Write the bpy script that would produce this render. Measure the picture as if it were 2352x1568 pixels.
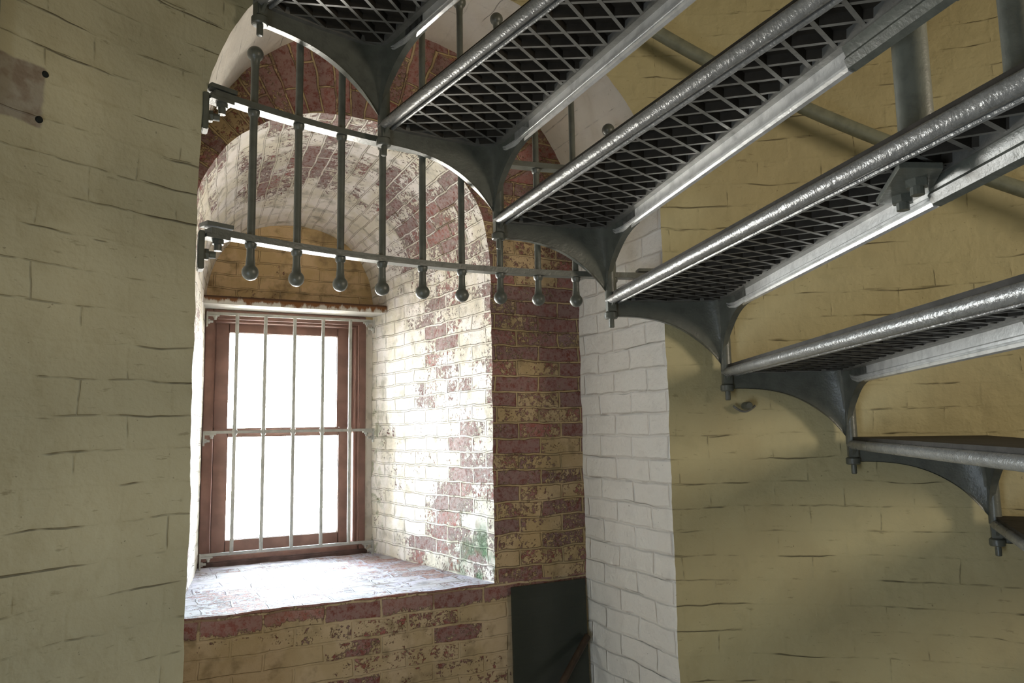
import bpy, bmesh, math, random
from mathutils import Vector, Matrix, noise

# ------------------------------------------------------------------ camera, sky, lights, exposure
scene = bpy.context.scene
for o in list(bpy.data.objects): bpy.data.objects.remove(o, do_unlink=True)
C = scene.collection
Z0 = 1.66                                  # eye height above the floor
CX, CY = .836, .216                        # axis of the round tower
RW = 1.80                                  # inner radius of the tower wall
rad = math.radians

def make_camera():
    y, t, r = rad(26.617), rad(6.653), rad(-.96)
    fw = Vector((math.sin(y)*math.cos(t), math.cos(y)*math.cos(t), math.sin(t)))
    rt = Vector((math.cos(y), -math.sin(y), 0)); up = rt.cross(fw)
    rt2 = rt*math.cos(r)+up*math.sin(r); up2 = -rt*math.sin(r)+up*math.cos(r)
    cd = bpy.data.cameras.new('camera'); cd.sensor_width = 36; cd.lens = 1708.8/2352*36
    cd.clip_start = .02
    cam = bpy.data.objects.new('camera', cd); C.objects.link(cam)
    m = Matrix((rt2, up2, -fw)).transposed().to_4x4(); m.translation = Vector((0, 0, Z0))
    cam.matrix_world = m; scene.camera = cam
make_camera()

w = bpy.data.worlds.new('sky'); scene.world = w; w.use_nodes = True
nt = w.node_tree; nt.nodes.clear()
tc = nt.nodes.new('ShaderNodeTexCoord'); sp = nt.nodes.new('ShaderNodeSeparateXYZ')
mr = nt.nodes.new('ShaderNodeMapRange'); mr.inputs[1].default_value = -.25; mr.inputs[2].default_value = .25
rp = nt.nodes.new('ShaderNodeValToRGB')
rp.color_ramp.elements[0].color = (.76, .70, .64, 1); rp.color_ramp.elements[1].color = (.80, .90, 1.0, 1)
bg = nt.nodes.new('ShaderNodeBackground'); bg.inputs[1].default_value = 62.0
ow = nt.nodes.new('ShaderNodeOutputWorld')
nt.links.new(tc.outputs['Generated'], sp.inputs[0]); nt.links.new(sp.outputs[2], mr.inputs[0])
nt.links.new(mr.outputs[0], rp.inputs[0]); nt.links.new(rp.outputs[0], bg.inputs[0]); nt.links.new(bg.outputs[0], ow.inputs[0])

def area(name, loc, direction, sx, sy, power, col, portal=False, spread=180):
    l = bpy.data.lights.new(name, 'AREA'); l.shape = 'RECTANGLE'; l.size = sx; l.size_y = sy
    l.energy = power; l.color = col; l.spread = rad(spread)
    if portal: l.cycles.is_portal = True
    o = bpy.data.objects.new(name, l); C.objects.link(o); o.location = loc
    o.rotation_euler = Vector(direction).to_track_quat('-Z', 'Y').to_euler()
    return o
# the window seen in the photo: a portal for the sky
area('window_daylight', (.58, 3.60, Z0), (0, -1, 0), .75, 1.15, 1, (1, 1, 1), portal=True)
# another window round the tower, behind the camera to the right
UPW_AZ = 120
def polar(az, r, z): a = rad(az); return Vector((CX+r*math.sin(a), CY+r*math.cos(a), z))
area('upper_window_daylight', polar(UPW_AZ, 1.70, Z0+.50), (-math.sin(rad(UPW_AZ)), -math.cos(rad(UPW_AZ)), .05), .42, .75, 27, (1, .87, .69))
# added cool fill light behind the camera, for the left wall and jamb
FILL_AZ = 270
area('cool_fill_light', polar(FILL_AZ, 1.72, Z0-.75), (-math.sin(rad(FILL_AZ)), -math.cos(rad(FILL_AZ)), .12), .6, 1.2, 17, (.74, .87, 1))

scene.view_settings.view_transform = 'Standard'
scene.view_settings.look = 'None'
scene.view_settings.exposure = 0.2
scene.view_settings.gamma = 1
scene.view_settings.use_curve_mapping = False

# ------------------------------------------------------------------ node helpers
class N:
    def __init__(s, name):
        s.m = bpy.data.materials.new(name); s.m.use_nodes = True
        s.t = s.m.node_tree; s.t.nodes.clear()
        s.out = s.t.nodes.new('ShaderNodeOutputMaterial')
    def n(s, typ, **kw):
        x = s.t.nodes.new(typ)
        for k, v in kw.items(): setattr(x, k, v)
        return x
    def L(s, a, b): s.t.links.new(a, b)
    def put(s, sock, v):
        if hasattr(v, 'is_linked') or isinstance(v, bpy.types.NodeSocket): s.L(v, sock)
        elif isinstance(v, tuple) and len(v) == 3 and sock.type == 'RGBA': sock.default_value = (*v, 1)
        else: sock.default_value = v
    def math(s, op, a, b=None, c=None, clamp=False):
        x = s.n('ShaderNodeMath', operation=op); x.use_clamp = clamp
        s.put(x.inputs[0], a)
        if b is not None: s.put(x.inputs[1], b)
        if c is not None: s.put(x.inputs[2], c)
        return x.outputs[0]
    def mix(s, f, a, b, blend='MIX'):
        x = s.n('ShaderNodeMix', data_type='RGBA', blend_type=blend)
        s.put(x.inputs[0], f); s.put(x.inputs[6], a); s.put(x.inputs[7], b); return x.outputs[2]
    def step(s, v, lo, hi):
        x = s.n('ShaderNodeMapRange', interpolation_type='SMOOTHSTEP'); s.put(x.inputs[0], v)
        s.put(x.inputs[1], lo); s.put(x.inputs[2], hi); return x.outputs[0]
    def noise(s, vec, scale, detail=3, rough=.55, dim='3D'):
        x = s.n('ShaderNodeTexNoise'); x.noise_dimensions = dim
        s.put(x.inputs['Vector'], vec); x.inputs['Scale'].default_value = scale
        x.inputs['Detail'].default_value = detail; x.inputs['Roughness'].default_value = rough
        return x.outputs['Fac'], x.outputs['Color']
    def uv(s): return s.n('ShaderNodeUVMap').outputs[0]
    def pos(s): return s.n('ShaderNodeNewGeometry').outputs['Position']
    def xyz(s, v):
        x = s.n('ShaderNodeSeparateXYZ'); s.put(x.inputs[0], v); return x.outputs
    def comb(s, a, b, c=0.0):
        x = s.n('ShaderNodeCombineXYZ'); s.put(x.inputs[0], a); s.put(x.inputs[1], b); s.put(x.inputs[2], c); return x.outputs[0]
    def vmath(s, op, a, b):
        x = s.n('ShaderNodeVectorMath', operation=op); s.put(x.inputs[0], a); s.put(x.inputs[1], b); return x.outputs[0]
    def warp(s, vec, scale, amt):
        c = s.noise(s.pos(), scale, 2)[1]
        d = s.vmath('SUBTRACT', c, (.5, .5, .5))
        x = s.n('ShaderNodeVectorMath', operation='SCALE'); s.put(x.inputs[0], d); x.inputs[3].default_value = amt
        return s.vmath('ADD', vec, x.outputs[0])
    def brick(s, vec, bw, rh, mortar=.006, smooth=.3, offset=.5, sq=1.0):
        x = s.n('ShaderNodeTexBrick'); s.put(x.inputs['Vector'], vec); x.offset = offset
        x.inputs['Color1'].default_value = (0, 0, 0, 1); x.inputs['Color2'].default_value = (1, 1, 1, 1)
        x.inputs['Mortar'].default_value = (.5, .5, .5, 1)
        x.inputs['Scale'].default_value = 1; x.inputs['Mortar Size'].default_value = mortar
        x.inputs['Mortar Smooth'].default_value = smooth; x.inputs['Bias'].default_value = 0
        x.inputs['Brick Width'].default_value = bw; x.inputs['Row Height'].default_value = rh
        x.squash = sq; x.squash_frequency = 2
        return x.outputs['Color'], x.outputs['Fac']
    def bump(s, h, dist, strength=1.0, prev=None):
        x = s.n('ShaderNodeBump'); x.inputs['Strength'].default_value = strength; x.inputs['Distance'].default_value = dist
        s.put(x.inputs['Height'], h)
        if prev is not None: s.L(prev, x.inputs['Normal'])
        return x.outputs[0]
    def bsdf(s, col, rough=.6, normal=None, spec=.3, metal=0.0, **kw):
        b = s.n('ShaderNodeBsdfPrincipled'); s.put(b.inputs['Base Color'], col); s.put(b.inputs['Roughness'], rough)
        b.inputs['Metallic'].default_value = metal; b.inputs['Specular IOR Level'].default_value = spec
        for k, v in kw.items(): s.put(b.inputs[k], v)
        if normal is not None: s.L(normal, b.inputs['Normal'])
        s.L(b.outputs[0], s.out.inputs[0]); return b

def painted_brick(name, paint, paint2, crack=.5, bw=.20, rh=.074, bump=.006, stains=(), joint_dark=.45, patch=False, relief=.06):
    """thick paint over brick: joints show as soft grooves with broken dark cracks"""
    n = N(name); uv = n.warp(n.uv(), 7, .016); p = n.pos()
    cell, mort = n.brick(uv, bw, rh, .0075, 1.0, sq=1.0)
    # thin crack line along the joints, only in places
    c2, thin = n.brick(n.warp(n.uv(), 7, .016), bw, rh, .0022, .6)
    gate = n.step(n.noise(n.vmath('MULTIPLY', p, (1, 1, 2.5)), 4, 3)[0], .50, .60)
    gate2 = n.step(n.noise(p, 22, 2)[0], .40, .58)
    cr = n.math('MULTIPLY', n.math('MULTIPLY', thin, gate), n.math('MULTIPLY', gate2, .55))
    q = n.xyz(n.warp(n.uv(), 4.5, .030)); fr = n.math('FRACT', n.math('DIVIDE', q[1], rh))
    dd = n.math('MULTIPLY', n.math('MINIMUM', fr, n.math('SUBTRACT', 1.0, fr)), rh)
    thick = n.math('MULTIPLY', n.noise(p, 9, 3)[0], .0052)
    hl = n.math('SUBTRACT', 1.0, n.step(dd, n.math('MULTIPLY', thick, .15), thick))
    sx = n.noise(n.comb(n.math('MULTIPLY', q[0], 3.2), n.math('MULTIPLY', q[1], 13.5)), 1, 4, .6)[0]
    hl = n.math('MULTIPLY', hl, n.step(sx, .50, .60))
    cr = n.math('MAXIMUM', cr, hl)
    sm = n.step(n.noise(n.comb(n.math('MULTIPLY', q[0], 14), n.math('MULTIPLY', q[1], 60)), 1, 4, .7)[0], .62, .70)
    big = n.noise(p, 2.2, 4)[0]; fine = n.noise(p, 60, 4)[0]; mid = n.noise(p, 14, 4)[0]
    col = n.mix(n.step(big, .35, .65), paint, paint2)
    if patch:     # cool light on the left side, painted into the coat as a paler grey
        cool_mix = n.step(n.math('ADD', n.xyz(n.uv())[0], n.math('MULTIPLY', big, .5)), -.55, .35)
        col = n.mix(cool_mix, n.mix(n.step(big, .35, .65), (.50, .475, .34), (.47, .44, .31)), col)
    col = n.mix(n.math('MULTIPLY', n.step(mid, .52, .75), .25), col, tuple(c*.72 for c in paint2))
    col = n.mix(n.math('MULTIPLY', mort, .05), col, tuple(c*.6 for c in paint))
    col = n.mix(n.math('MULTIPLY', cr, joint_dark*1.5, clamp=True), col, (.05, .04, .025))
    col = n.mix(n.math('MULTIPLY', sm, joint_dark*.9), col, (.16, .13, .07))
    speck = n.step(n.noise(p, 95, 2)[0], .73, .77)
    col = n.mix(n.math('MULTIPLY', speck, .5), col, (.10, .08, .05))
    rough = .62
    if patch:     # bare rectangle of scraped wall with rusty stain, where a box was once mounted
        x = n.xyz(n.uv())
        d = n.math('MULTIPLY', n.step(x[0], PATCH[0]-.2, PATCH[0]-.19), 1.0)
        un = n.xyz(n.warp(n.uv(), 30, .012))
        a = n.math('MULTIPLY', n.step(un[0], PATCH[0]-.2, PATCH[0]-.19), n.math('SUBTRACT', 1.0, n.step(un[0], PATCH[1]-.004, PATCH[1]+.004)))
        b = n.math('MULTIPLY', n.step(un[1], PATCH[2]-.003, PATCH[2]+.003), n.math('SUBTRACT', 1.0, n.step(un[1], PATCH[3]-.003, PATCH[3]+.003)))
        m = n.math('MULTIPLY', a, b)
        pc = n.mix(n.step(n.noise(p, 25, 4)[0], .42, .62), (.30, .27, .23), (.20, .15, .12))
        col = n.mix(n.math('MULTIPLY', m, .9), col, pc)
    h = n.math('SUBTRACT', n.math('MULTIPLY', mid, .9), n.math('MULTIPLY', mort, relief))
    h = n.math('ADD', h, n.math('MULTIPLY', n.noise(p, 35, 3)[0], .35))
    h = n.math('SUBTRACT', h, n.math('MULTIPLY', cr, .4))
    nb = n.bump(h, bump); nb = n.bump(fine, .0012, 1, nb)
    n.bsdf(col, rough, nb, .25)
    return n.m

def flaked_brick(name, bw=.175, rh=.056, cover=.5, cream=(.60, .49, .31), ctrl=None, ring=False, warm=1.0, algae=False, film=.3, relief=1.0):
    """old red brick with limewash flaking off; cover = how much limewash is left"""
    n = N(name); p = n.pos(); uv = n.uv()
    if ring:      # voussoirs standing radially round the niche arch
        x = n.xyz(uv)
        dx = n.math('SUBTRACT', x[0], NX); dz = n.math('SUBTRACT', x[1], NZ)
        r = n.math('SQRT', n.math('ADD', n.math('MULTIPLY', dx, dx), n.math('MULTIPLY', dz, dz)))
        ang = n.math('ARCTAN2', dz, dx)
        pol = n.comb(n.math('SUBTRACT', r, .515), n.math('MULTIPLY', ang, .60))
        m = n.math('MULTIPLY', n.math('LESS_THAN', r, .515+.35), n.math('GREATER_THAN', n.math('ADD', dz, n.math('MULTIPLY', dx, -.45)), .10))
        mx = n.n('ShaderNodeMix', data_type='VECTOR'); n.put(mx.inputs[0], m); n.put(mx.inputs[4], uv); n.put(mx.inputs[5], pol)
        uv = mx.outputs[1]
    uw = n.warp(uv, 11, .017)
    cell, mort = n.brick(uw, bw, rh, .005, .6)
    cc = n.n('ShaderNodeRGBToBW'); n.put(cc.inputs[0], cell); rnd = cc.outputs[0]
    ramp = n.n('ShaderNodeValToRGB'); n.put(ramp.inputs[0], rnd); e = ramp.color_ramp.elements
    e[0].color = (.20, .050, .034, 1); e[1].color = (.34, .115, .075, 1)
    for pos_, c in ((.3, (.155, .052, .040, 1)), (.55, (.36, .085, .055, 1)), (.8, (.22, .105, .095, 1))):
        q = e.new(pos_); q.color = c
    bc = n.mix(n.math('MULTIPLY', n.noise(p, 40, 4)[0], .42), ramp.outputs[0], (.16, .08, .07))
    # limewash mask : large patches + per brick + fine flakes
    big = n.noise(p, 2.6, 3)[0]; flake = n.noise(p, 46, 8, .76)[0]; fine = n.noise(p, 120, 4, .75)[0]
    s_ = n.math('ADD', n.math('MULTIPLY', big, 1.1), n.math('MULTIPLY', flake, 1.15))
    s_ = n.math('ADD', s_, n.math('MULTIPLY', fine, .75))
    s_ = n.math('ADD', s_, n.math('MULTIPLY', rnd, .30))
    s_ = n.math('ADD', s_, n.math('MULTIPLY', n.math('MULTIPLY', mort, n.step(n.noise(p, 7, 3)[0], .30, .62)), .55))
    if ctrl:      # more or less limewash along one UV axis
        ax, u0, u1, a0, a1 = ctrl
        x = n.xyz(n.uv()); g = n.n('ShaderNodeMapRange'); n.put(g.inputs[0], x[ax])
        g.inputs[1].default_value = u0; g.inputs[2].default_value = u1; g.inputs[3].default_value = a0; g.inputs[4].default_value = a1
        s_ = n.math('ADD', s_, g.outputs[0])
    th = 1.66+(.5-cover)*.9
    mask = n.step(s_, th-.03, th+.03)
    bc = n.mix(n.math('MULTIPLY', n.step(n.math('ADD', n.noise(p, 70, 5, .75)[0], n.math('MULTIPLY', flake, .6)), .62, .86), film), bc, (.50, .43, .41))
    cr2 = n.mix(n.step(n.noise(p, 9, 3)[0], .38, .62), cream, tuple(min(1, c*f) for c, f in zip(cream, (1.18, 1.2, 1.35))))
    dirty = n.mix(n.step(n.noise(p, 17, 4)[0], .5, .75), cr2, tuple(c*.62 for c in cream))
    mj = n.mix(n.noise(p, 30, 4)[0], (.34, .25, .15), (.20, .14, .09))
    bc = n.mix(n.math('MULTIPLY', mort, .8), bc, mj)
    col = n.mix(mask, bc, dirty)
    jc = n.step(n.noise(p, 6, 3)[0], .52, .62)
    col = n.mix(n.math('MULTIPLY', n.math('MULTIPLY', mort, jc), .40*relief), col, (.30, .24, .15))
    if algae:
        x = n.xyz(p)
        g1 = n.math('MULTIPLY', n.math('SUBTRACT', 1.0, n.step(x[2], Z0-.50, Z0-.20)), n.math('SUBTRACT', 1.0, n.step(x[1], 2.42, 2.78)))
        g1 = n.math('MULTIPLY', g1, n.step(n.noise(p, 12, 4)[0], .40, .60))
        col = n.mix(n.math('MULTIPLY', g1, .95), col, (.075, .22, .09))
        g2 = n.math('MULTIPLY', n.step(x[1], 3.20, 3.34), n.step(n.noise(p, 18, 4)[0], .52, .62))
        g2 = n.math('MULTIPLY', g2, n.math('SUBTRACT', 1.0, n.step(x[2], Z0+.15, Z0+.35)))
        col = n.mix(n.math('MULTIPLY', g2, .6), col, (.20, .22, .06))
    h = n.math('ADD', n.math('MULTIPLY', mort, -relief), n.math('MULTIPLY', mask, .28))
    h = n.math('ADD', h, n.math('MULTIPLY', n.noise(p, 20, 4)[0], .6))
    h = n.math('ADD', h, n.math('MULTIPLY', rnd, .3))
    nb = n.bump(h, .006); nb = n.bump(fine, .0015, 1, nb)
    n.bsdf(col, .75, nb, .2)
    return n.m

def metal_paint(name, col, rough=.34, lumps=.0012, spec=.6, metal=0.0):
    n = N(name); p = n.pos()
    a = n.noise(p, 30, 4)[0]; b = n.noise(p, 160, 3)[0]
    c = n.mix(n.step(a, .4, .7), col, tuple(x*.75 for x in col))
    nb = n.bump(b, lumps*.5); nb = n.bump(a, lumps, 1, nb)
    r = n.math('ADD', rough-.06, n.math('MULTIPLY', a, .14))
    n.bsdf(c, r, nb, spec, metal)
    return n.m

# niche arch centre, alcove arch centre
NX, NZ = .617, Z0+.556
PATCH = (-37.9*math.pi/180*RW, -34.95*math.pi/180*RW, Z0+.612, Z0+.735)

M = {}
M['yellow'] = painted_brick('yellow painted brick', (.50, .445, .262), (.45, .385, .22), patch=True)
M['white_jamb'] = painted_brick('white painted brick', (.86, .84, .79), (.84, .81, .75), bw=.19, rh=.074, bump=.011, joint_dark=.10, relief=.32)
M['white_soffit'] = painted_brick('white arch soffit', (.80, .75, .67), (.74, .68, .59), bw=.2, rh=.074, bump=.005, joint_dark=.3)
M['brick_back'] = flaked_brick('flaked brick back wall', bw=.175, rh=.056, cover=.38, cream=(.43, .31, .165), ring=True)
M['brick_low'] = flaked_brick('flaked brick under sill', bw=.18, rh=.056, cover=.72, cream=(.44, .33, .19), ctrl=(1, Z0-.60, Z0-.57, .0, -.42), relief=.35)
M['brick_reveal'] = flaked_brick('flaked brick reveal', bw=.175, rh=.056, cover=.52, cream=(.76, .70, .58), ctrl=(0, 2.7, 3.2, 0.0, .34), algae=True, film=.62)
M['brick_sill'] = flaked_brick('limewashed brick sill', bw=.19, rh=.09, film=.6, cover=.62, cream=(.42, .40, .42))
M['brick_tymp'] = flaked_brick('limewashed brick over lintel', bw=.18, rh=.06, cover=.92, cream=(.58, .42, .22))
M['iron'] = metal_paint('grey green gloss paint on iron', (.115, .122, .105), .36)
M['iron_dark'] = metal_paint('dark grey paint on iron', (.16, .155, .14), .42)
M['iron_nose'] = metal_paint('worn grey paint on iron bar', (.20, .20, .195), .28, .003, spec=.9)
M['alloy'] = metal_paint('bright worn nosing', (.75, .75, .74), .33, .001, spec=.8, metal=.5)
M['plate'] = metal_paint('dirty underside with pocket shade', (.035, .030, .024), .7, .001, spec=.2)  # brown dirt, with the shade of the lattice pockets put into the colour
M['iron_grille'] = metal_paint('pale grey paint on window bars', (.42, .42, .38), .4)
M['newel'] = metal_paint('dull grey paint on newel', (.13, .14, .12), .4, .0008)
M['rail_paint'] = metal_paint('grey green paint on handrail', (.22, .23, .17), .5, .0008)

def simple(name, col, rough=.5, nscale=20, var=.8, spec=.3, bump=.001):
    n = N(name); p = n.pos(); a = n.noise(p, nscale, 4)[0]
    c = n.mix(n.step(a, .35, .65), col, tuple(x*var for x in col))
    n.bsdf(c, rough, n.bump(a, bump), spec); return n.m
M['wood'] = simple('brown painted window wood', (.20, .105, .08), .45, 14, .75, .4)
M['floor'] = simple('worn stone floor', (.42, .37, .29), .7, 6, .7)
M['ceil'] = simple('dim plaster ceiling', (.40, .36, .24), .8, 6, .85)
M['pole'] = simple('weathered wooden pole', (.055, .035, .022), .6, 30, .7)
M['hole'] = simple('dark anchor', (.008, .012, .011), .7)
M['sill_wood'] = simple('weathered brown sill board', (.11, .065, .055), .6, 25, .6)
def rust():
    n = N('rusty white lintel'); p = n.pos(); x = n.xyz(p)
    a = n.noise(n.comb(n.math('MULTIPLY', x[0], 26), n.math('MULTIPLY', x[1], 8), n.math('MULTIPLY', x[2], 9)), 1, 5, .65)[0]
    side = n.xyz(n.n('ShaderNodeNewGeometry').outputs['Normal'])
    face = n.math('GREATER_THAN', side[2], -.5)
    m = n.step(n.math('ADD', a, n.math('MULTIPLY', n.step(x[2], Z0+.525, Z0+.56), .25)), .50, .64)
    c = n.mix(n.math('MULTIPLY', m, face), (.62, .60, .54), (.20, .085, .028))
    c = n.mix(n.math('MULTIPLY', n.math('MULTIPLY', n.step(x[2], Z0+.546, Z0+.556), face), .85), c, (.06, .03, .02))
    n.bsdf(c, .6, n.bump(a, .002), .3); return n.m
M['lintel'] = rust()
def glass_mat():
    n = N('window glass'); g = n.n('ShaderNodeBsdfGlossy'); g.inputs['Roughness'].default_value = .02
    t = n.n('ShaderNodeBsdfTransparent'); t.inputs[0].default_value = (.95, .97, .96, 1)
    f = n.n('ShaderNodeFresnel'); f.inputs[0].default_value = 1.45
    m = n.n('ShaderNodeMixShader'); n.L(f.outputs[0], m.inputs[0]); n.L(t.outputs[0], m.inputs[1]); n.L(g.outputs[0], m.inputs[2])
    n.L(m.outputs[0], n.out.inputs[0]); return n.m
M['glass'] = glass_mat()
def dark_glass():
    n = N('dusty dark green sheet'); p = n.pos()
    t = n.n('ShaderNodeBsdfTransparent'); t.inputs[0].default_value = (.34, .38, .33, 1)
    b = n.n('ShaderNodeBsdfPrincipled'); n.put(b.inputs['Base Color'], n.mix(n.noise(p, 8, 4)[0], (.055, .062, .052), (.10, .11, .095)))
    b.inputs['Roughness'].default_value = .22
    m = n.n('ShaderNodeMixShader'); m.inputs[0].default_value = .45
    n.L(t.outputs[0], m.inputs[1]); n.L(b.outputs[0], m.inputs[2]); n.L(m.outputs[0], n.out.inputs[0]); return n.m
M['dark_glass'] = dark_glass()

# ------------------------------------------------------------------ object helpers
def empty(name, loc, label=None, cat=None, kind=None, group=None):
    o = bpy.data.objects.new(name, None); C.objects.link(o); o.location = loc; o.empty_display_size = .1
    for k, v in (('label', label), ('category', cat), ('kind', kind), ('group', group)):
        if v: o[k] = v
    bpy.context.view_layer.update()
    return o
def obj(name, bm, mat, parent=None, label=None, cat=None, kind=None, group=None, smooth=False, local=False, angle=35):
    """one mesh object; its origin goes to the base centre of the mesh"""
    bm.normal_update()
    if not local:
        xs = [v.co for v in bm.verts]
        lo = Vector((min(v.x for v in xs), min(v.y for v in xs), min(v.z for v in xs)))
        hi = Vector((max(v.x for v in xs), max(v.y for v in xs), max(v.z for v in xs)))
        org = Vector(((lo.x+hi.x)/2, (lo.y+hi.y)/2, lo.z))
        for v in bm.verts: v.co -= org
    else: org = Vector((0, 0, 0))
    me = bpy.data.meshes.new(name); bm.to_mesh(me); bm.free(); me.materials.append(mat)
    if smooth:
        for p in me.polygons: p.use_smooth = True
        me.set_sharp_from_angle(angle=rad(angle))
    o = bpy.data.objects.new(name, me); C.objects.link(o)
    if parent is not None:
        o.parent = parent
        if not local: o.location = parent.matrix_world.inverted() @ org
    else: o.location = org
    for k, v in (('label', label), ('category', cat), ('kind', kind), ('group', group)):
        if v: o[k] = v
    bpy.context.view_layer.update()
    return o
def box(bm, lo, hi, bev=0):
    lo, hi = Vector(lo), Vector(hi)
    r = bmesh.ops.create_cube(bm, size=1); vs = r['verts']
    for v in vs: v.co = Vector(((lo.x+hi.x)/2+v.co.x*(hi.x-lo.x), (lo.y+hi.y)/2+v.co.y*(hi.y-lo.y), (lo.z+hi.z)/2+v.co.z*(hi.z-lo.z)))
    if bev:
        es = list({e for v in vs for e in v.link_edges})
        bmesh.ops.bevel(bm, geom=es, offset=bev, segments=2, affect='EDGES')
def tube(bm, pts, r, seg=14, cap=True):
    """round bar along a list of points"""
    pts = [Vector(p) for p in pts]; rings = []
    for i, p in enumerate(pts):
        d = (pts[min(i+1, len(pts)-1)]-pts[max(i-1, 0)]).normalized()
        a = d.cross(Vector((0, 0, 1)));
        if a.length < 1e-3: a = d.cross(Vector((1, 0, 0)))
        a.normalize(); b = d.cross(a)
        rr = r[i] if isinstance(r, (list, tuple)) else r
        rings.append([bm.verts.new(p+a*rr*math.cos(2*math.pi*k/seg)+b*rr*math.sin(2*math.pi*k/seg)) for k in range(seg)])
    for i in range(len(rings)-1):
        for k in range(seg):
            bm.faces.new((rings[i][k], rings[i][(k+1) % seg], rings[i+1][(k+1) % seg], rings[i+1][k]))
    if cap: bm.faces.new(rings[0][::-1]); bm.faces.new(rings[-1])
def lathe(bm, base, prof, seg=20):
    """vertical lathe; prof = [(r, z)] bottom to top"""
    base = Vector(base)
    rings = [[bm.verts.new(base+Vector((r*math.cos(2*math.pi*k/seg), r*math.sin(2*math.pi*k/seg), z))) for k in range(seg)] for r, z in prof]
    for i in range(len(rings)-1):
        for k in range(seg): bm.faces.new((rings[i][k], rings[i][(k+1) % seg], rings[i+1][(k+1) % seg], rings[i+1][k]))
    bm.faces.new(rings[0][::-1]); bm.faces.new(rings[-1])
def sweep_section(bm, frames, sec):
    """frames = [(origin, axisU, axisV)], sec = [(u, v)] closed"""
    rings = [[bm.verts.new(o+a*u+b*v) for u, v in sec] for o, a, b in frames]; n = len(sec)
    for i in range(len(rings)-1):
        for k in range(n): bm.faces.new((rings[i][k], rings[i][(k+1) % n], rings[i+1][(k+1) % n], rings[i+1][k]))
    bm.faces.new(rings[0][::-1]); bm.faces.new(rings[-1])
def hexbolt(bm, base, axis, r, h, shank=0, sr=None):
    """hex nut with a stub of thread"""
    axis = Vector(axis).normalized(); tube(bm, [Vector(base), Vector(base)+axis*h], r, 6)
    if shank: tube(bm, [Vector(base)+axis*h*.9, Vector(base)+axis*(h+shank)], sr or r*.6, 12)

def wob(p, amp=1.0):
    """uneven hand-laid masonry: the same small shift for the same place, so meshes meet"""
    q = Vector(p)
    a = noise.noise_vector(q*5.5)*.0045 + noise.noise_vector(q*17)*.0028 + noise.noise_vector(q*48)*.0014
    return q+a*amp
def grid(bm, P, UV, closed=False):
    """P[i][j] points, UV[i][j]"""
    uvl = bm.loops.layers.uv.verify()
    V = [[bm.verts.new(wob(p)) for p in row] for row in P]
    for i in range(len(P)-1):
        for j in range(len(P[0])-1):
            f = bm.faces.new((V[i][j], V[i+1][j], V[i+1][j+1], V[i][j+1]))
            for l, (a, b) in zip(f.loops, ((i, j), (i+1, j), (i+1, j+1), (i, j+1))): l[uvl].uv = UV[a][b]
def lin(a, b, n): return [a+(b-a)*i/n for i in range(n+1)]
def struct(name, bm, mat, parent=None):
    return obj(name, bm, mat, parent, kind=None if parent else 'structure', smooth=True, angle=60)

# ------------------------------------------------------------------ the room
FLOOR, CEIL = 0.0, Z0+4.6
AX0, AX1 = .108, 1.496                    # sides of the big arched opening
ACX, AR, AZ = (AX0+AX1)/2, (AX1-AX0)/2, Z0+.712
YB = 2.407                                # brick wall at the back of the alcove
YW = 3.37                                 # plane of the window
ZS = Z0-.53                               # brick sill
def az_of_x(x): return math.degrees(math.asin((x-CX)/RW))
def arch_z(x): return AZ+math.sqrt(max(0, AR*AR-(x-ACX)**2))
a_l, a_r = az_of_x(AX0), az_of_x(AX1)
NVJ = 60
ZJ = lin(FLOOR, ZS, NVJ)[:-1]+lin(ZS, AZ, 80)
ZC = ZJ+lin(AZ, CEIL, 120)[1:]
def wallcols(azs, name, mat):
    bm = bmesh.new(); P = []; UV = []
    for a in azs:
        P.append([polar(a, RW, z) for z in ZC])
        UV.append([(rad(a)*RW, z) for z in ZC])
    grid(bm, P, UV); bm.faces.ensure_lookup_table()
    bmesh.ops.recalc_face_normals(bm, faces=bm.faces)
    return struct(name, bm, mat)
TOPZ = Z0+2.4
def fullcols(a0, a1, n, name): wallcols(lin(a0, a1, n), name, M['yellow'])
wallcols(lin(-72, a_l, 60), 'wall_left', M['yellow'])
fullcols(a_r, 96, 90, 'wall_right')
fullcols(96, 288, 60, 'wall_rear')
# the part above the arch
ths = lin(math.pi, 0, 90); xs = [ACX+AR*math.cos(t) for t in ths]
bm = bmesh.new(); P = []; UV = []
for t, x in zip(ths, xs):
    zb = AZ+AR*math.sin(t); a = math.degrees(math.asin((x-CX)/RW))
    zz = [zb+(CEIL-zb)*(i/50)**1.6 for i in range(51)]
    P.append([polar(a, RW, z) for z in zz]); UV.append([(rad(a)*RW, z) for z in zz])
grid(bm, P, UV); struct('wall_front', bm, M['yellow'])

def ycyl(x): return CY+math.sqrt(RW*RW-(x-CX)**2)
# alcove jambs (white painted brick), barrel vault, floor
for nm, x in (('wall_alcove_right', AX1), ('wall_alcove_left', AX0)):
    bm = bmesh.new(); y0 = ycyl(x); ys = lin(y0, YB, 30); zs = lin(FLOOR, CEIL, 220)
    # share the springing line with the vault
    zs = ZJ
    grid(bm, [[Vector((x, y, z)) for z in zs] for y in ys], [[(y, z) for z in zs] for y in ys]); struct(nm, bm, M['white_jamb'])
bm = bmesh.new(); P = []; UV = []
for t in lin(0, math.pi, 90):
    x = ACX+AR*math.cos(t); z = AZ+AR*math.sin(t); ys = lin(ycyl(min(max(x, AX0), AX1)), YB, 24)
    P.append([Vector((x, y, z)) for y in ys]); UV.append([(y, t*AR) for y in ys])
grid(bm, P, UV); struct('ceiling_alcove', bm, M['white_soffit'])

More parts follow.
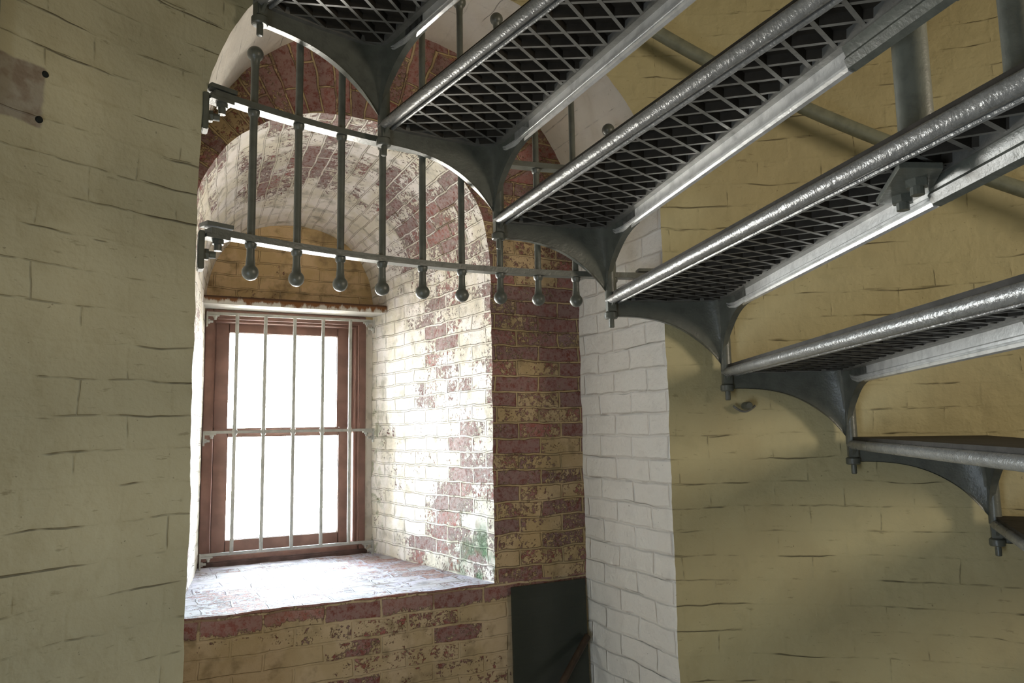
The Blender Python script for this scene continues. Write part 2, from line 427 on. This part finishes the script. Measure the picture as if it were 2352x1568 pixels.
# niche: outline from the right foot over the arch to the left foot, at the room side (t=0) and window side (t=1)
NP = 2.25
def niche_pt(s, t):
    """s in 0..1 along the arch part; returns x, z"""
    cx = NX+(.600-NX)*t; hw = .507+(.360-.507)*t; zs = NZ; hh = .507+(.365-.507)*t
    th = math.pi*s; c, q = math.cos(th), math.sin(th)
    ex = 2/NP
    return cx+hw*math.copysign(abs(c)**ex, c), zs+hh*abs(q)**ex
nv = 60; narc = 90
def niche_path(t):
    a = niche_pt(0, t); b = niche_pt(1, t); zf = ZS-.012*t
    right = [(a[0], z) for z in lin(zf, a[1], nv)]
    arc = [niche_pt(s, t) for s in lin(0, 1, narc)]
    left = [(b[0], z) for z in lin(b[1], zf, nv)]
    return right, arc, left
nd = 40
def niche_strip(sel, name, mat):
    bm = bmesh.new(); P = []; UV = []
    base = niche_path(0)
    off = 0
    vs = []
    full = base[0]+base[1][1:]+base[2][1:]
    d = [0]
    for i in range(1, len(full)): d.append(d[-1]+math.dist(full[i-1], full[i]))
    i0, i1 = {'right': (0, nv), 'arc': (nv, nv+narc), 'left': (nv+narc, nv+narc+nv)}[sel]
    for k in range(nd+1):
        t = k/nd; y = YB+(YW+.02-YB)*t; a = niche_path(t); f = a[0]+a[1][1:]+a[2][1:]
        P.append([Vector((f[i][0], y, f[i][1])) for i in range(i0, i1+1)])
        UV.append([(y, d[i]) for i in range(i0, i1+1)])
    grid(bm, P, UV); return struct(name, bm, mat)
niche_strip('right', 'wall_niche_right', M['brick_reveal'])
niche_strip('arc', 'ceiling_niche', M['brick_reveal'])
niche_strip('left', 'wall_niche_left', M['brick_reveal'])
bm = bmesh.new(); P = []; UV = []       # the sill
for k in range(nd+1):
    t = k/nd; y = YB+(YW+.02-YB)*t; a, b = niche_pt(0, t)[0], niche_pt(1, t)[0]
    P.append([Vector((x, y, ZS-.012*t)) for x in lin(b, a, 50)]); UV.append([(x, y) for x in lin(b, a, 50)])
grid(bm, P, UV); struct('wall_niche_sill', bm, M['brick_sill'])

# back wall: ring between niche arch and vault; side strips; lower wall
bm = bmesh.new(); P = []; UV = []
for s in lin(0, 1, narc):
    x, z = niche_pt(s, 0); t = math.pi*s; X, Z = ACX+AR*math.cos(t), AZ+AR*math.sin(t)
    row = [(x+(X-x)*q, z+(Z-z)*q) for q in lin(0, 1, 24)]
    P.append([Vector((a, YB, b)) for a, b in row]); UV.append(row)
grid(bm, P, UV)
xr, xl = niche_pt(0, 0)[0], niche_pt(1, 0)[0]
for xa, xb in ((xr, AX1), (xl, AX0)):
    zs1 = [(NZ if True else 0)]*1
    P = []; UV = []
    for q in lin(0, 1, 24):
        x = xa+(xb-xa)*q; zt = NZ+(AZ-NZ)*q
        row = [(x, z) for z in lin(ZS, zt, 80)]; P.append([Vector((a, YB, b)) for a, b in row]); UV.append(row)
    grid(bm, P, UV)
struct('wall_alcove_back', bm, M['brick_back'])
bm = bmesh.new(); rows = [[(x, z) for z in lin(FLOOR, ZS, 60)] for x in lin(AX0, xl, 24)[:-1]+lin(xl, xr, 50)+lin(xr, AX1, 24)[1:]]
grid(bm, [[Vector((a, YB, b)) for a, b in r] for r in rows], rows); struct('wall_alcove_lower', bm, M['brick_low'])
# wall over the lintel and thin returns beside the window frame
bm = bmesh.new(); P = []; UV = []
for s in lin(0, 1, narc):
    x, z = niche_pt(s, 1); X = .6+(x-.6)*1.03; z += .012; x = X
    row = [(x, z0) for z0 in lin(Z0+.50, z, 12)]
    P.append([Vector((a, YW, b)) for a, b in row]); UV.append(row)
grid(bm, P, UV); struct('wall_window_head', bm, M['brick_tymp'])
bm = bmesh.new()
box(bm, (.13, YW+.005, Z0-.62), (.243, YW+.2, Z0+.62)); box(bm, (.922, YW+.005, Z0-.62), (1.06, YW+.2, Z0+.62)); box(bm, (.243, YW+.12, Z0+.50), (.922, YW+.2, Z0+.62)); box(bm, (.13, YW+.01, Z0-.66), (1.06, YW+.2, Z0-.56))
struct('wall_window_side', bm, M['white_soffit'])

# added unseen box that stops light leaking at the seams, open at the window
bm = bmesh.new()
box(bm, (-1.5, -2.1, -.2), (-1.3, 3.56, CEIL+.3)); box(bm, (3.2, -2.1, -.2), (3.4, 3.56, CEIL+.3)); box(bm, (-1.5, -2.3, -.2), (3.4, -2.1, CEIL+.3))
box(bm, (-1.5, -2.3, CEIL+.05), (3.4, 3.56, CEIL+.3)); box(bm, (-1.5, -2.3, -.3), (3.4, 3.56, -.1))
box(bm, (-1.5, YW+.1, -.2), (.243, YW+.2, CEIL+.3)); box(bm, (.922, YW+.1, -.2), (3.4, YW+.2, CEIL+.3))
box(bm, (.243, YW+.1, Z0+.53), (.922, YW+.2, CEIL+.3)); box(bm, (.243, YW+.1, -.2), (.922, YW+.2, Z0-.53))
struct('light_leak_box', bm, M['brick_low'])
# floor and ceiling
bm = bmesh.new(); bmesh.ops.create_circle(bm, cap_ends=True, radius=2.6, segments=64)
for v in bm.verts: v.co += Vector((CX, CY+.3, 0))
struct('floor', bm, M['floor'])
bm = bmesh.new(); bmesh.ops.create_circle(bm, cap_ends=True, radius=2.0, segments=64)
for v in bm.verts: v.co += Vector((CX, CY, CEIL-.01))
struct('ceiling', bm, M['ceil'])

# ------------------------------------------------------------------ window_1, lintel
win = empty('window_1', (.58, YW, Z0-.545), kind='structure')
def frame_box(bm, x0, x1, z0, z1, wl, wr, wb, wt, y0, y1, bev=.003):
    box(bm, (x0, y0, z0), (x0+wl, y1, z1), bev); box(bm, (x1-wr, y0, z0), (x1, y1, z1), bev)
    box(bm, (x0+wl-.002, y0, z0), (x1-wr+.002, y1, z0+wb), bev); box(bm, (x0+wl-.002, y0, z1-wt), (x1-wr+.002, y1, z1), bev)
bm = bmesh.new(); frame_box(bm, .238, .928, Z0-.535, Z0+.524, .032, .032, .03, .039, YW-.012, YW+.11)
frame_box(bm, .262, .904, Z0-.515, Z0+.50, .018, .018, .02, .025, YW+.012, YW+.11, .002)
frame_box(bm, .262, .904, Z0-.52, Z0+.50, .040, .048, .03, .035, YW+.104, YW+.112, .001)
obj('window_casing', bm, M['wood'], win)
bm = bmesh.new(); box(bm, (.232, YW-.03, Z0-.552), (.934, YW+.11, Z0-.522), .006); obj('window_sill_board', bm, M['sill_wood'], win)
def sash(z0, z1, y0, wb, wt, nm):
    bm = bmesh.new(); frame_box(bm, .284, .874, z0, z1, .058, .058, wb, wt, y0, y0+.034, .003)
    frame_box(bm, .284+.05, .874-.05, z0+wb-.008, z1-wt+.008, .010, .010, .010, .010, y0+.010, y0+.026, .002)
    s = obj(nm, bm, M['wood'], win)
    bm = bmesh.new(); box(bm, (.33, y0+.016, z0+wb-.004), (.83, y0+.019, z1-wt+.004)); obj('glass_pane', bm, M['glass'], s)
sash(Z0-.005, Z0+.490, YW+.072, .024, .052, 'upper_sash')
sash(Z0-.508, Z0+.012+.008, YW+.034, .060, .036, 'lower_sash')
bm = bmesh.new(); box(bm, (.212, YW-.15, Z0+.526), (.985, YW+.10, Z0+.560), .003)
o = obj('trim_1', bm, M['lintel'], kind='structure')

# pale barred grille in front of the window
YG = 3.295
g = empty('window_grille', (.59, YG, Z0-.49), 'pale grey iron grille of five bars fixed across the bright window', 'grille')
for z in (.497, .004, -.486):
    bm = bmesh.new(); box(bm, (.236, YG-.004, Z0+z-.006), (.948, YG+.004, Z0+z+.006), .002); cb = obj('crossbar', bm, M['iron_grille'], g)
    for sx, x in ((1, .236), (-1, .948)):
        bm = bmesh.new()
        box(bm, (min(x, x+sx*.006), YG-.012, Z0+z-.055), (max(x, x+sx*.006), YG+.012, Z0+z+.006), .001)
        box(bm, (min(x, x+sx*.05), YG-.010, Z0+z-.012), (max(x, x+sx*.05), YG+.010, Z0+z-.006), .001)
        hexbolt(bm, (x+sx*.006, YG, Z0+z-.035), (sx, 0, 0), .010, .008, .012, .005)
        hexbolt(bm, (x+sx*.034, YG, Z0+z-.012), (0, 0, -1), .009, .007, .008, .005)
        obj('corner_bracket', bm, M['iron_grille'], cb)
for x in (.357, .472, .594, .717, .838):
    bm = bmesh.new(); tube(bm, [(x, YG, Z0-.486), (x, YG, Z0+.497)], .0075, 10)
    for z in (.004,): lathe(bm, (x, YG, Z0+z-.014), [(.0075, 0), (.0105, .006), (.0105, .022), (.0075, .028)], 10)
    obj('bar', bm, M['iron_grille'], g, smooth=True)

# ------------------------------------------------------------------ arched guard across the alcove
RG = 1.803
g = empty('guard_grille', polar(-1, RG, Z0+.37), 'dark iron guard of ball-ended bars curving across the arched alcove opening', 'railing')
G0, DG = -19.494, 3.974
tops = {}
TOPS = [.968, 1.12, 1.23, 1.30, 1.33, 1.323, 1.295, 1.22, 1.12, .965]
for i in range(10):
    a = G0+DG*i; p = polar(a, RG, 0)
    zb, zt = Z0+.396, Z0+TOPS[i]; R0 = .0205; rb = .0098
    prof = []
    for k in range(0, 13):
        th = -math.pi/2+k*(math.pi/2+.95)/12; prof.append((max(.0005, R0*math.cos(th)), zb+R0*math.sin(th)))
    prof += [(rb+.0008, zb+R0+.010), (rb, zb+R0+.022), (rb, zt-R0-.022), (rb+.0008, zt-R0-.010)]
    for k in range(0, 13):
        th = -.95+k*(math.pi/2+.95)/12; prof.append((max(.0005, R0*math.cos(th)), zt+R0*math.sin(th)))
    bm = bmesh.new(); lathe(bm, p, prof, 22); o = obj('baluster', bm, M['iron'], g, smooth=True, angle=50)
    for zr in (.489, .832):
        if zr+.02 < TOPS[i]:
            bm = bmesh.new(); lathe(bm, p+Vector((0, 0, Z0+zr-.034)), [(.0098, 0), (.0135, .004), (.0150, .0135), (.0150, .014)], 14)
            obj('collar', bm, M['iron'], o, smooth=True)
AL, ARR = -23.0, 20.6
for zr in (.489, .832):
    bm = bmesh.new(); fr = []
    for a in lin(AL, ARR, 60):
        o_ = polar(a, RG, Z0+zr-.010); u = polar(a, RG+1, 0)-polar(a, RG, 0); fr.append((o_, u, Vector((0, 0, 1))))
    sweep_section(bm, fr, [(-.018, -.0085), (.018, -.0085), (.018, .0085), (-.018, .0085)])
    rl = obj('guard_rail', bm, M['iron'], g, smooth=True, angle=30)
    for a, x, sx in ((AL, AX0+.006, 1), (ARR, AX1-.006, -1)):
        bm = bmesh.new(); p = polar(a, RG, Z0+zr)
        u = (polar(a, 1, 0)-polar(a, 0, 0)); tdir = Vector((u.y, -u.x, 0))*sx
        # lap plate above the rail, foot on the jamb, two nuts
        c0 = p+Vector((0, 0, 0))
        fr = [(c0-tdir*.012+Vector((0, 0, .003)), u, Vector((0, 0, 1))), (c0+tdir*.055+Vector((0, 0, .003)), u, Vector((0, 0, 1)))]
        sweep_section(bm, fr, [(-.020, -.001), (.020, -.001), (.020, .009), (-.020, .009)])
        fr = [(c0-tdir*.012+Vector((0, 0, -.022)), u, Vector((0, 0, 1))), (c0+tdir*.048+Vector((0, 0, -.022)), u, Vector((0, 0, 1)))]
        sweep_section(bm, fr, [(-.020, -.005), (.020, -.005), (.020, .004), (-.020, .004)])
        box(bm, (min(x-sx*.004, x+sx*.010), p.y-.020, Z0+zr-.105), (max(x-sx*.004, x+sx*.010), p.y+.022, Z0+zr-.012), .002)
        hexbolt(bm, c0+tdir*.026+Vector((0, 0, -.025)), (0, 0, -1), .0145, .012, .016, .009)
        hexbolt(bm, (x+sx*.008, p.y, Z0+zr-.066), (sx, 0, 0), .0145, .012, .016, .009)
        obj('wall_bracket', bm, M['iron'], rl)

# ------------------------------------------------------------------ the spiral staircase
A0, DA, H0, DH = -8.345, 11.818, Z0+.847, .228
RO, RI, RP = 1.76, .20, .305
stair = empty('spiral_staircase', (CX, CY, 0), 'grey-green cast-iron spiral staircase with lattice treads winding up the tower wall', 'staircase')
def lp(az, r, z): a = rad(az); return Vector((r*math.sin(a), r*math.cos(a), z))
def front_pt(r, z):   # nosing line: radial at the outer end, overhanging a little towards the centre
    a = rad(DA); o = .051*(1-r/RO)
    return Vector((r*math.sin(a)+o*math.cos(a), r*math.cos(a)-o*math.sin(a), z))
def build_step():
    S = {}
    # plate polygon (convex apart from the tiny inner end)
    poly = [lp(0, RI, 0)]+[lp(0, RO, 0)]+[lp(DA*i/6, RO, 0) for i in range(1, 6)]+[front_pt(RO, 0), front_pt(RI, 0)]
    bm = bmesh.new()
    for z0, z1 in ((.0125, .022),):
        lo = [bm.verts.new((p.x, p.y, z0)) for p in poly]; hi = [bm.verts.new((p.x, p.y, z1)) for p in poly]; n = len(poly)
        bm.faces.new(lo); bm.faces.new(hi[::-1])
        for i in range(n): bm.faces.new((lo[i], hi[i], hi[(i+1) % n], lo[(i+1) % n]))
    bmesh.ops.recalc_face_normals(bm, faces=bm.faces)
    plate = bm; bm = bmesh.new()
    # lattice ribs under the plate
    bis = rad(DA/2); ur = Vector((math.sin(bis), math.cos(bis), 0)); ut = Vector((math.cos(bis), -math.sin(bis), 0))
    pl2 = [(p.x, p.y) for p in poly]
    def clip(o, d):
        t0, t1 = -3, 3; n = len(pl2)
        area_ = sum(pl2[i][0]*pl2[(i+1) % n][1]-pl2[(i+1) % n][0]*pl2[i][1] for i in range(n))
        sg = 1 if area_ > 0 else -1
        for i in range(n):
            ax, ay = pl2[i]; bx, by = pl2[(i+1) % n]; nx, ny = -(by-ay)*sg, (bx-ax)*sg
            den = nx*d.x+ny*d.y; num = nx*(ax-o.x)+ny*(ay-o.y)
            if abs(den) < 1e-9:
                if num > 0: return None
                continue
            t = num/den
            if den > 0: t0 = max(t0, t)
            else: t1 = min(t1, t)
        return (t0, t1) if t1-t0 > .015 else None
    pitch, ang, hw = .0655, rad(31), .0041
    for sgn in (1, -1):
        d = (ut*math.cos(ang)+ur*sgn*math.sin(ang)).normalized(); nn = Vector((-d.y, d.x, 0))
        for k in range(0, 40):
            o = ur*(RI-.1+k*pitch)
            c = clip(o, d)
            if not c: continue
            a, b = o+d*(c[0]+.008), o+d*(c[1]-.008)
            zt, zb = .0135, (-.004 if sgn > 0 else -.0035)
            vs = [bm.verts.new((p+nn*s*w_)[:2]+(z,)) for p in (a, b) for s in (1, -1) for z, w_ in ((zb, hw), (zt, hw*1.5))]
            q = vs
            for f in ((0, 1, 3, 2), (4, 6, 7, 5), (0, 4, 5, 1), (2, 3, 7, 6), (0, 2, 6, 4), (1, 5, 7, 3)): bm.faces.new([q[i] for i in f]).material_index = 0 if f == (0, 2, 6, 4) else 1  # rib sides take the dark plate colour as painted pocket shade
    def strip(pa, pb, ins, z0, z1):
        pa, pb, ins = Vector(pa), Vector(pb), Vector(ins)
        vs = [bm.verts.new((p.x, p.y, z)) for p in (pa, pb, pb+ins, pa+ins) for z in (z0, z1)]
        for f in ((0, 2, 3, 1), (2, 4, 5, 3), (4, 6, 7, 5), (6, 0, 1, 7), (0, 6, 4, 2), (1, 3, 5, 7)): bm.faces.new([vs[i] for i in f])
    inb = Vector((1, 0, 0)); a = rad(DA); inf = Vector((-math.cos(a), math.sin(a), 0))
    strip(lp(0, RI, 0), lp(0, RO, 0), inb*.026, -.006, .0135)
    strip(front_pt(RI, 0), front_pt(RO, 0), inf*.022, -.008, .0135)
    for i in range(6):
        p, q = lp(DA*i/6, RO, 0), lp(DA*(i+1)/6, RO, 0); strip(p, q, -p.normalized()*.028, -.006, .0135)
    strip(lp(0, RI, 0), front_pt(RI, 0), Vector((0, .03, 0)), -.006, .0135)
    bmesh.ops.recalc_face_normals(bm, faces=bm.faces)
    S['tread'] = (bm, M['iron_dark'], None); S['tread_plate'] = (plate, M['plate'], 30)
    # rolled bar along the back edge with a small bead beside it
    bm = bmesh.new(); tube(bm, [lp(0, r, -.001) for r in lin(RI, RO-.004, 10)], .0138, 16)
    tube(bm, [lp(0, r, -.0105)+Vector((.0205, 0, 0)) for r in lin(RI+.02, RO-.03, 10)], .0046, 8)
    S['back_bar'] = (bm, M['iron_nose'], 40)
    # front nosing: upright strip with grooved bead, outer part; darker rounder inner part
    d = (front_pt(RO, 0)-front_pt(RI, 0)).normalized(); u = Vector((d.y, -d.x, 0))   # away from the tread
    sec = [(-.005, .020), (-.005, -.028), (-.009, -.031), (-.009, -.036), (-.005, -.038), (-.009, -.041), (-.007, -.047), (.001, -.049), (.010, -.042), (.012, -.030), (.008, -.024), (.008, .012), (.012, .020)]
    bm = bmesh.new(); Z = Vector((0, 0, 1)); sweep_section(bm, [(front_pt(.60, 0), u, Z), (front_pt(RO-.15, 0), u, Z), (front_pt(RO-.09, 0), u*.9, Z*.8), (front_pt(RO-.03, 0), u*.5, Z*.25)], sec)
    bmesh.ops.recalc_face_normals(bm, faces=bm.faces)
    S['nosing'] = (bm, M['alloy'], 25)
    sec2 = [(-.018, .020), (-.018, -.010), (-.012, -.024), (-.016, -.030), (-.010, -.044), (.004, -.048), (.012, -.036), (.012, .020)]
    bm = bmesh.new(); sweep_section(bm, [(front_pt(RI, 0), u, Z), (front_pt(.598, 0), u, Z)], sec2); bmesh.ops.recalc_face_normals(bm, faces=bm.faces)
    S['inner_nosing'] = (bm, M['iron'], 25)
    # corner bracket shells
    ZL = -DH+.012
    def bracket(rc, out, Lr, r_in):
        """rc: radius of the curved side; out=+1 outer end, radial wing runs inward"""
        bm = bmesh.new(); path = []; zl = r_in if r_in else ZL
        nT = 26; fil = .085 if out > 0 else .03
        degf = math.degrees(fil/rc); az1 = DA-degf
        for i in range(nT+1 if out > 0 else 0):
            az = .25+(az1-.25)*i/nT; path.append((lp(az, rc, 0), None, az/DA, None))
        e0 = lp(az1, rc, 0); pc = front_pt(rc, 0)
        rdir = (front_pt(rc-out*.3, 0)-pc).normalized(); e1 = pc+rdir*fil
        for i in (range(1, 16) if out > 0 else ()):
            t = i/16; b = e0*(1-t)**2+pc*2*t*(1-t)+e1*t*t
            if t <= .5: path.append((b, e0.lerp(pc, 2*t), 1-(degf/DA)*(1-2*t), None))
            else: path.append((b, pc.lerp(e1, 2*t-1), None, fil*(2*t-1)))
        for i in range(nT+1):
            w0 = fil if out > 0 else 0; wd = w0+(Lr-w0)*i/nT; path.append((pc+rdir*wd, None, None, wd))
        def zb(it):
            if it[2] is not None: return zl+(-.052-zl)*(1-it[2]**3)
            q = 1-min(1, it[3]/Lr); return zl+(-.046-zl)*math.sqrt(max(0, 1-q*q))
        th = .005; NV = 12
        inner = []; outer = []
        for i, it in enumerate(path):
            p = it[0]; q0 = path[max(0, i-1)][0]; q1 = path[min(len(path)-1, i+1)][0]
            dd = (q1-q0).normalized(); nn = Vector((-dd.y, dd.x, 0)); zz = zb(it); ri, ro = [], []
            for j in range(NV+1):
                z = zz+(0-zz)*(j/NV)**1.4; P = p
                if it[1] is not None:       # sharp corner at the foot, wide hollow at the top
                    f = min(1, max(0, (z-zl)/(-zl)))**.8; P = it[1].lerp(p, f)
                w_ = th*(1.9 if j == 0 else 1)
                ri.append(bm.verts.new((P+nn*w_).to_2d()[:]+(z,))); ro.append(bm.verts.new((P-nn*w_).to_2d()[:]+(z,)))
            inner.append(ri); outer.append(ro)
        for i in range(len(path)-1):
            for j in range(NV):
                bm.faces.new((inner[i][j], inner[i+1][j], inner[i+1][j+1], inner[i][j+1]))
                bm.faces.new((outer[i][j], outer[i][j+1], outer[i+1][j+1], outer[i+1][j]))
            bm.faces.new((inner[i][0], outer[i][0], outer[i+1][0], inner[i+1][0]))
            bm.faces.new((inner[i][NV], inner[i+1][NV], outer[i+1][NV], outer[i][NV]))
        for e in (0, -1):
            for j in range(NV): bm.faces.new((inner[e][j], inner[e][j+1], outer[e][j+1], outer[e][j]))
        bmesh.ops.recalc_face_normals(bm, faces=bm.faces)
        return bm
    S['bracket'] = (bracket(RO-.008, 1, .235, None), M['iron'], 50)
    S['inner_bracket'] = (bracket(RP-.006, -1, .095, -.150), M['iron'], 50)
    # posts at the two front corners, standing on the next tread down
    for nm, r in (('post', RO-.016), ('inner_post', RP)):
        bm = bmesh.new(); p = front_pt(r, 0); p = Vector((p.x, p.y, 0)); q = lp(DA, r, 0)
        q = p if nm == 'post' else p
        tube(bm, [p+Vector((0, 0, z)) for z in (ZL-.010, ZL+.05, -.06, .0)], [.0175, .0165, .017, .021], 14)
        S[nm] = (bm, M['iron'], 40)
    # socket under the back corner that takes the post above, with its bolt
    for nm, r in (('socket', RO-.016),):
        bm = bmesh.new(); c = lp(0, r, 0)
        box(bm, (c.x-.013, c.y-.014, -.040), (c.x+.015, c.y+.014, .012), .003)
        lathe(bm, (c.x, c.y, -.060), [(.018, 0), (.0205, .003), (.0205, .018), (.016, .022)], 16)
        if nm == 'socket':   # small curved gusset in the corner
            prof = [(c.y-.010, .0)]+[(c.y-.010-.075*(1-math.cos(t)), -.040*(1-math.sin(t))-.003) for t in lin(0, math.pi/2, 8)]
            a_ = [bm.verts.new((c.x-.004, y, z)) for y, z in prof]; b_ = [bm.verts.new((c.x+.004, y, z)) for y, z in prof]; n = len(prof)
            bm.faces.new(a_); bm.faces.new(b_[::-1])
            for i in range(n): bm.faces.new((a_[i], b_[i], b_[(i+1) % n], a_[(i+1) % n]))
        bmesh.ops.recalc_face_normals(bm, faces=bm.faces)
        S[nm] = (bm, M['iron'], 35)
    bm = bmesh.new(); c = lp(0, RO-.016, 0); tube(bm, [c+Vector((.001, 0, -.056)), c+Vector((.001, 0, -.086)), c+Vector((.001, 0, -.088))], [.0082, .0082, .006], 12)
    S['bolt'] = (bm, M['iron'], 40)
    return S
K0, K1 = -13, 10
S = build_step(); proto = None; kids = []
for k in range(K0, K1+1):
    az = A0+DA*k; z = H0-DH*k
    if z < .1: break
    if proto is None:
        bm, mt, sm = S['tread']; proto = obj('tread', bm, mt, stair, local=True); t = proto
        for nm in S:
            if nm == 'tread': continue
            bm, mt, sm = S[nm]; kids.append(obj(nm, bm, mt, proto, local=True, smooth=True, angle=sm))
    else:
        t = proto.copy(); C.objects.link(t); t.parent = stair
        for q in kids:
            c = q.copy(); C.objects.link(c); c.parent = t
    if len(proto.data.materials) < 2: proto.data.materials.append(M['plate'])
    t.location = (0, 0, z); t.rotation_euler = (0, 0, -rad(az))
# hub column at the axis
bm = bmesh.new(); lathe(bm, (CX, CY, 0), [(.16, 0), (.16, .05), (.10, .09), (.10, CEIL-.03)], 28)
obj('centre_column', bm, M['iron'], stair, smooth=True)
# newel standing on the tread above eye level, bolted through it
zt = H0-2*DH; NWX, NWY = 1.083, .722
bm = bmesh.new(); lathe(bm, (NWX, NWY, zt+.026), [(.040, 0), (.040, .012), (.0265, .020), (.0265, 1.0), (.034, 1.02), (.034, 1.05), (.01, 1.07)], 22)
nw = obj('newel_post', bm, M['newel'], stair, smooth=True)
bm = bmesh.new(); cs = [Vector((.988, .690, 0)), Vector((1.052, .664, 0)), Vector((1.190, .790, 0)), Vector((1.120, .830, 0))]
zp = zt-.020
vs = [bm.verts.new((p.x, p.y, z)) for p in cs for z in (zp, zp+.010)]
for f in ((0, 2, 3, 1), (2, 4, 5, 3), (4, 6, 7, 5), (6, 0, 1, 7), (0, 6, 4, 2), (1, 3, 5, 7)): bm.faces.new([vs[i] for i in f])
bmesh.ops.recalc_face_normals(bm, faces=bm.faces)
bmesh.ops.bevel(bm, geom=list(bm.edges), offset=.001, segments=1, affect='EDGES')
obj('base_plate', bm, M['iron'], nw)
for x, y in ((1.064, .716), (1.119, .780)):
    bm = bmesh.new(); hexbolt(bm, (x, y, zp+.001), (0, 0, -1), .017, .013, .012, .010); obj('plate_bolt', bm, M['iron'], nw)

# ------------------------------------------------------------------ handrail on the wall
hr = empty('wall_handrail', polar(50, 1.73, Z0+.2), 'round grey-green handrail sloping down the yellow wall beside the stairs', 'handrail')
bm = bmesh.new(); RH = 1.715
def hz(a): return Z0+1.277-.01780*(a-20.34)
tube(bm, [polar(a, RH, hz(a)) for a in lin(17.5, 92, 60)], .0215, 18)
obj('rail', bm, M['rail_paint'], hr, smooth=True)
for a in (30.2, 49.5, 70, 90):
    bm = bmesh.new(); tube(bm, [polar(a, RH, hz(a)-.012), polar(a, RH+.01, hz(a)-.05), polar(a, RW-.004, hz(a)-.065)], .007, 10)
    fr = polar(a, RW+.004, hz(a)-.065); tube(bm, [polar(a, RW-.008, hz(a)-.065), fr], .024, 16); obj('wall_bracket', bm, M['rail_paint'], hr, smooth=True)

# ------------------------------------------------------------------ small things
# round peg with a hooked wire on the right wall, just under the bracket
bm = bmesh.new(); q = lambda a, r, z: polar(a, r, Z0+z)
tube(bm, [q(29.3, 1.805, .058), q(29.3, 1.755, .058), q(29.3, 1.748, .058)], [.0125, .0125, .009], 14)
pg = obj('wall_peg', bm, M['iron'], None, 'small round grey peg sticking out of the yellow wall under the stair bracket', 'peg', smooth=True)
bm = bmesh.new(); tube(bm, [polar(27.9+2.2*(i/10), 1.775, Z0+.058-.018*math.sin(math.pi*i/10)) for i in range(11)], .0035, 8)
obj('hook', bm, M['iron_dark'], pg, smooth=True)
# anchors at the corners of the bare patch
for a, z, lb in ((-34.95, .723, 'dark round wall anchor at the upper corner of the bare wall patch'), (-35.15, .626, 'dark round wall anchor at the lower corner of the bare wall patch')):
    bm = bmesh.new(); tube(bm, [polar(a, 1.806, Z0+z), polar(a, 1.797, Z0+z), polar(a, 1.7955, Z0+z)], [.0068, .0068, .005], 14)
    obj('wall_anchor', bm, M['hole'], None, lb, 'anchor', group='anchors of the bare wall patch', smooth=True)
# edge of a flat metal strip on the left wall
bm = bmesh.new(); fr = []
for z in (.615, .76, .92): fr.append((polar(-39.02, 1.79, Z0+z), polar(-39.02, 1, 0)-polar(-39.02, 0, 0), polar(-39.02+90, 1, 0)-polar(-39.02+90, 0, 0)))
sweep_section(bm, fr, [(-.012, -.02), (.012, -.02), (.012, .026), (-.012, .026)])
obj('conduit_cover', bm, M['rail_paint'], None, 'narrow grey-green metal strip upright on the left wall beside the bare patch', 'conduit cover')
# dark sheet leaning at the back of the alcove and a wooden pole
bm = bmesh.new(); vs = []
x0, x1 = 1.178, 1.478; zt_ = Z0-.548
for (x, y, z) in ((x0, 2.35, 0.005), (x1, 2.35, 0.005), (x1, 2.386, zt_), (x0, 2.386, zt_)): vs.append((x, y, z))
lo = [bm.verts.new(v) for v in vs]; hi = [bm.verts.new((v[0], v[1]+.008, v[2])) for v in vs]
bm.faces.new(lo); bm.faces.new(hi[::-1])
for i in range(4): bm.faces.new((lo[i], hi[i], hi[(i+1) % 4], lo[(i+1) % 4]))
bmesh.ops.recalc_face_normals(bm, faces=bm.faces)
obj('leaning_pane', bm, M['dark_glass'], None, 'dark green see-through pane leaning against the brick in the alcove corner', 'pane')
bm = bmesh.new(); tube(bm, [(.36, 1.875, .012), (1.466, 2.362, Z0-.743)], .0125, 12)
obj('wooden_pole', bm, M['pole'], None, 'thin brown wooden pole leaning in front of the dark green pane', 'pole', smooth=True)

# ------------------------------------------------------------------ frames round the two rear lights; the fill light's frame is added
def opening(nm, az, wd, z0, z1, mat):
    bm = bmesh.new(); c = polar(az, RW-.03, 0); u = (polar(az, 1, 0)-polar(az, 0, 0)); t = Vector((u.y, -u.x, 0))
    for s0, s1, a, b in ((-wd/2-.07, -wd/2, z0, z1+.07), (wd/2, wd/2+.07, z0, z1+.07), (-wd/2, wd/2, z1, z1+.07), (-wd/2, wd/2, z0-.07 if z0 > .1 else 0, z0 if z0 > .1 else .02)):
        vs = [bm.verts.new(c+t*s+u*r+Vector((0, 0, z))) for s in (s0, s1) for r in (-.03, .03) for z in (a, b)]
        for f in ((0, 1, 3, 2), (4, 6, 7, 5), (0, 4, 5, 1), (2, 3, 7, 6), (0, 2, 6, 4), (1, 5, 7, 3)): bm.faces.new([vs[i] for i in f])
    bmesh.ops.recalc_face_normals(bm, faces=bm.faces)
    obj(nm, bm, mat, None, kind='structure')
opening('window_2', UPW_AZ, .6, Z0-.05, Z0+1.05, M['wood'])
opening('fill_frame', FILL_AZ, .8, 0, Z0+.45, M['wood'])  # unseen frame added to go with the cool fill light
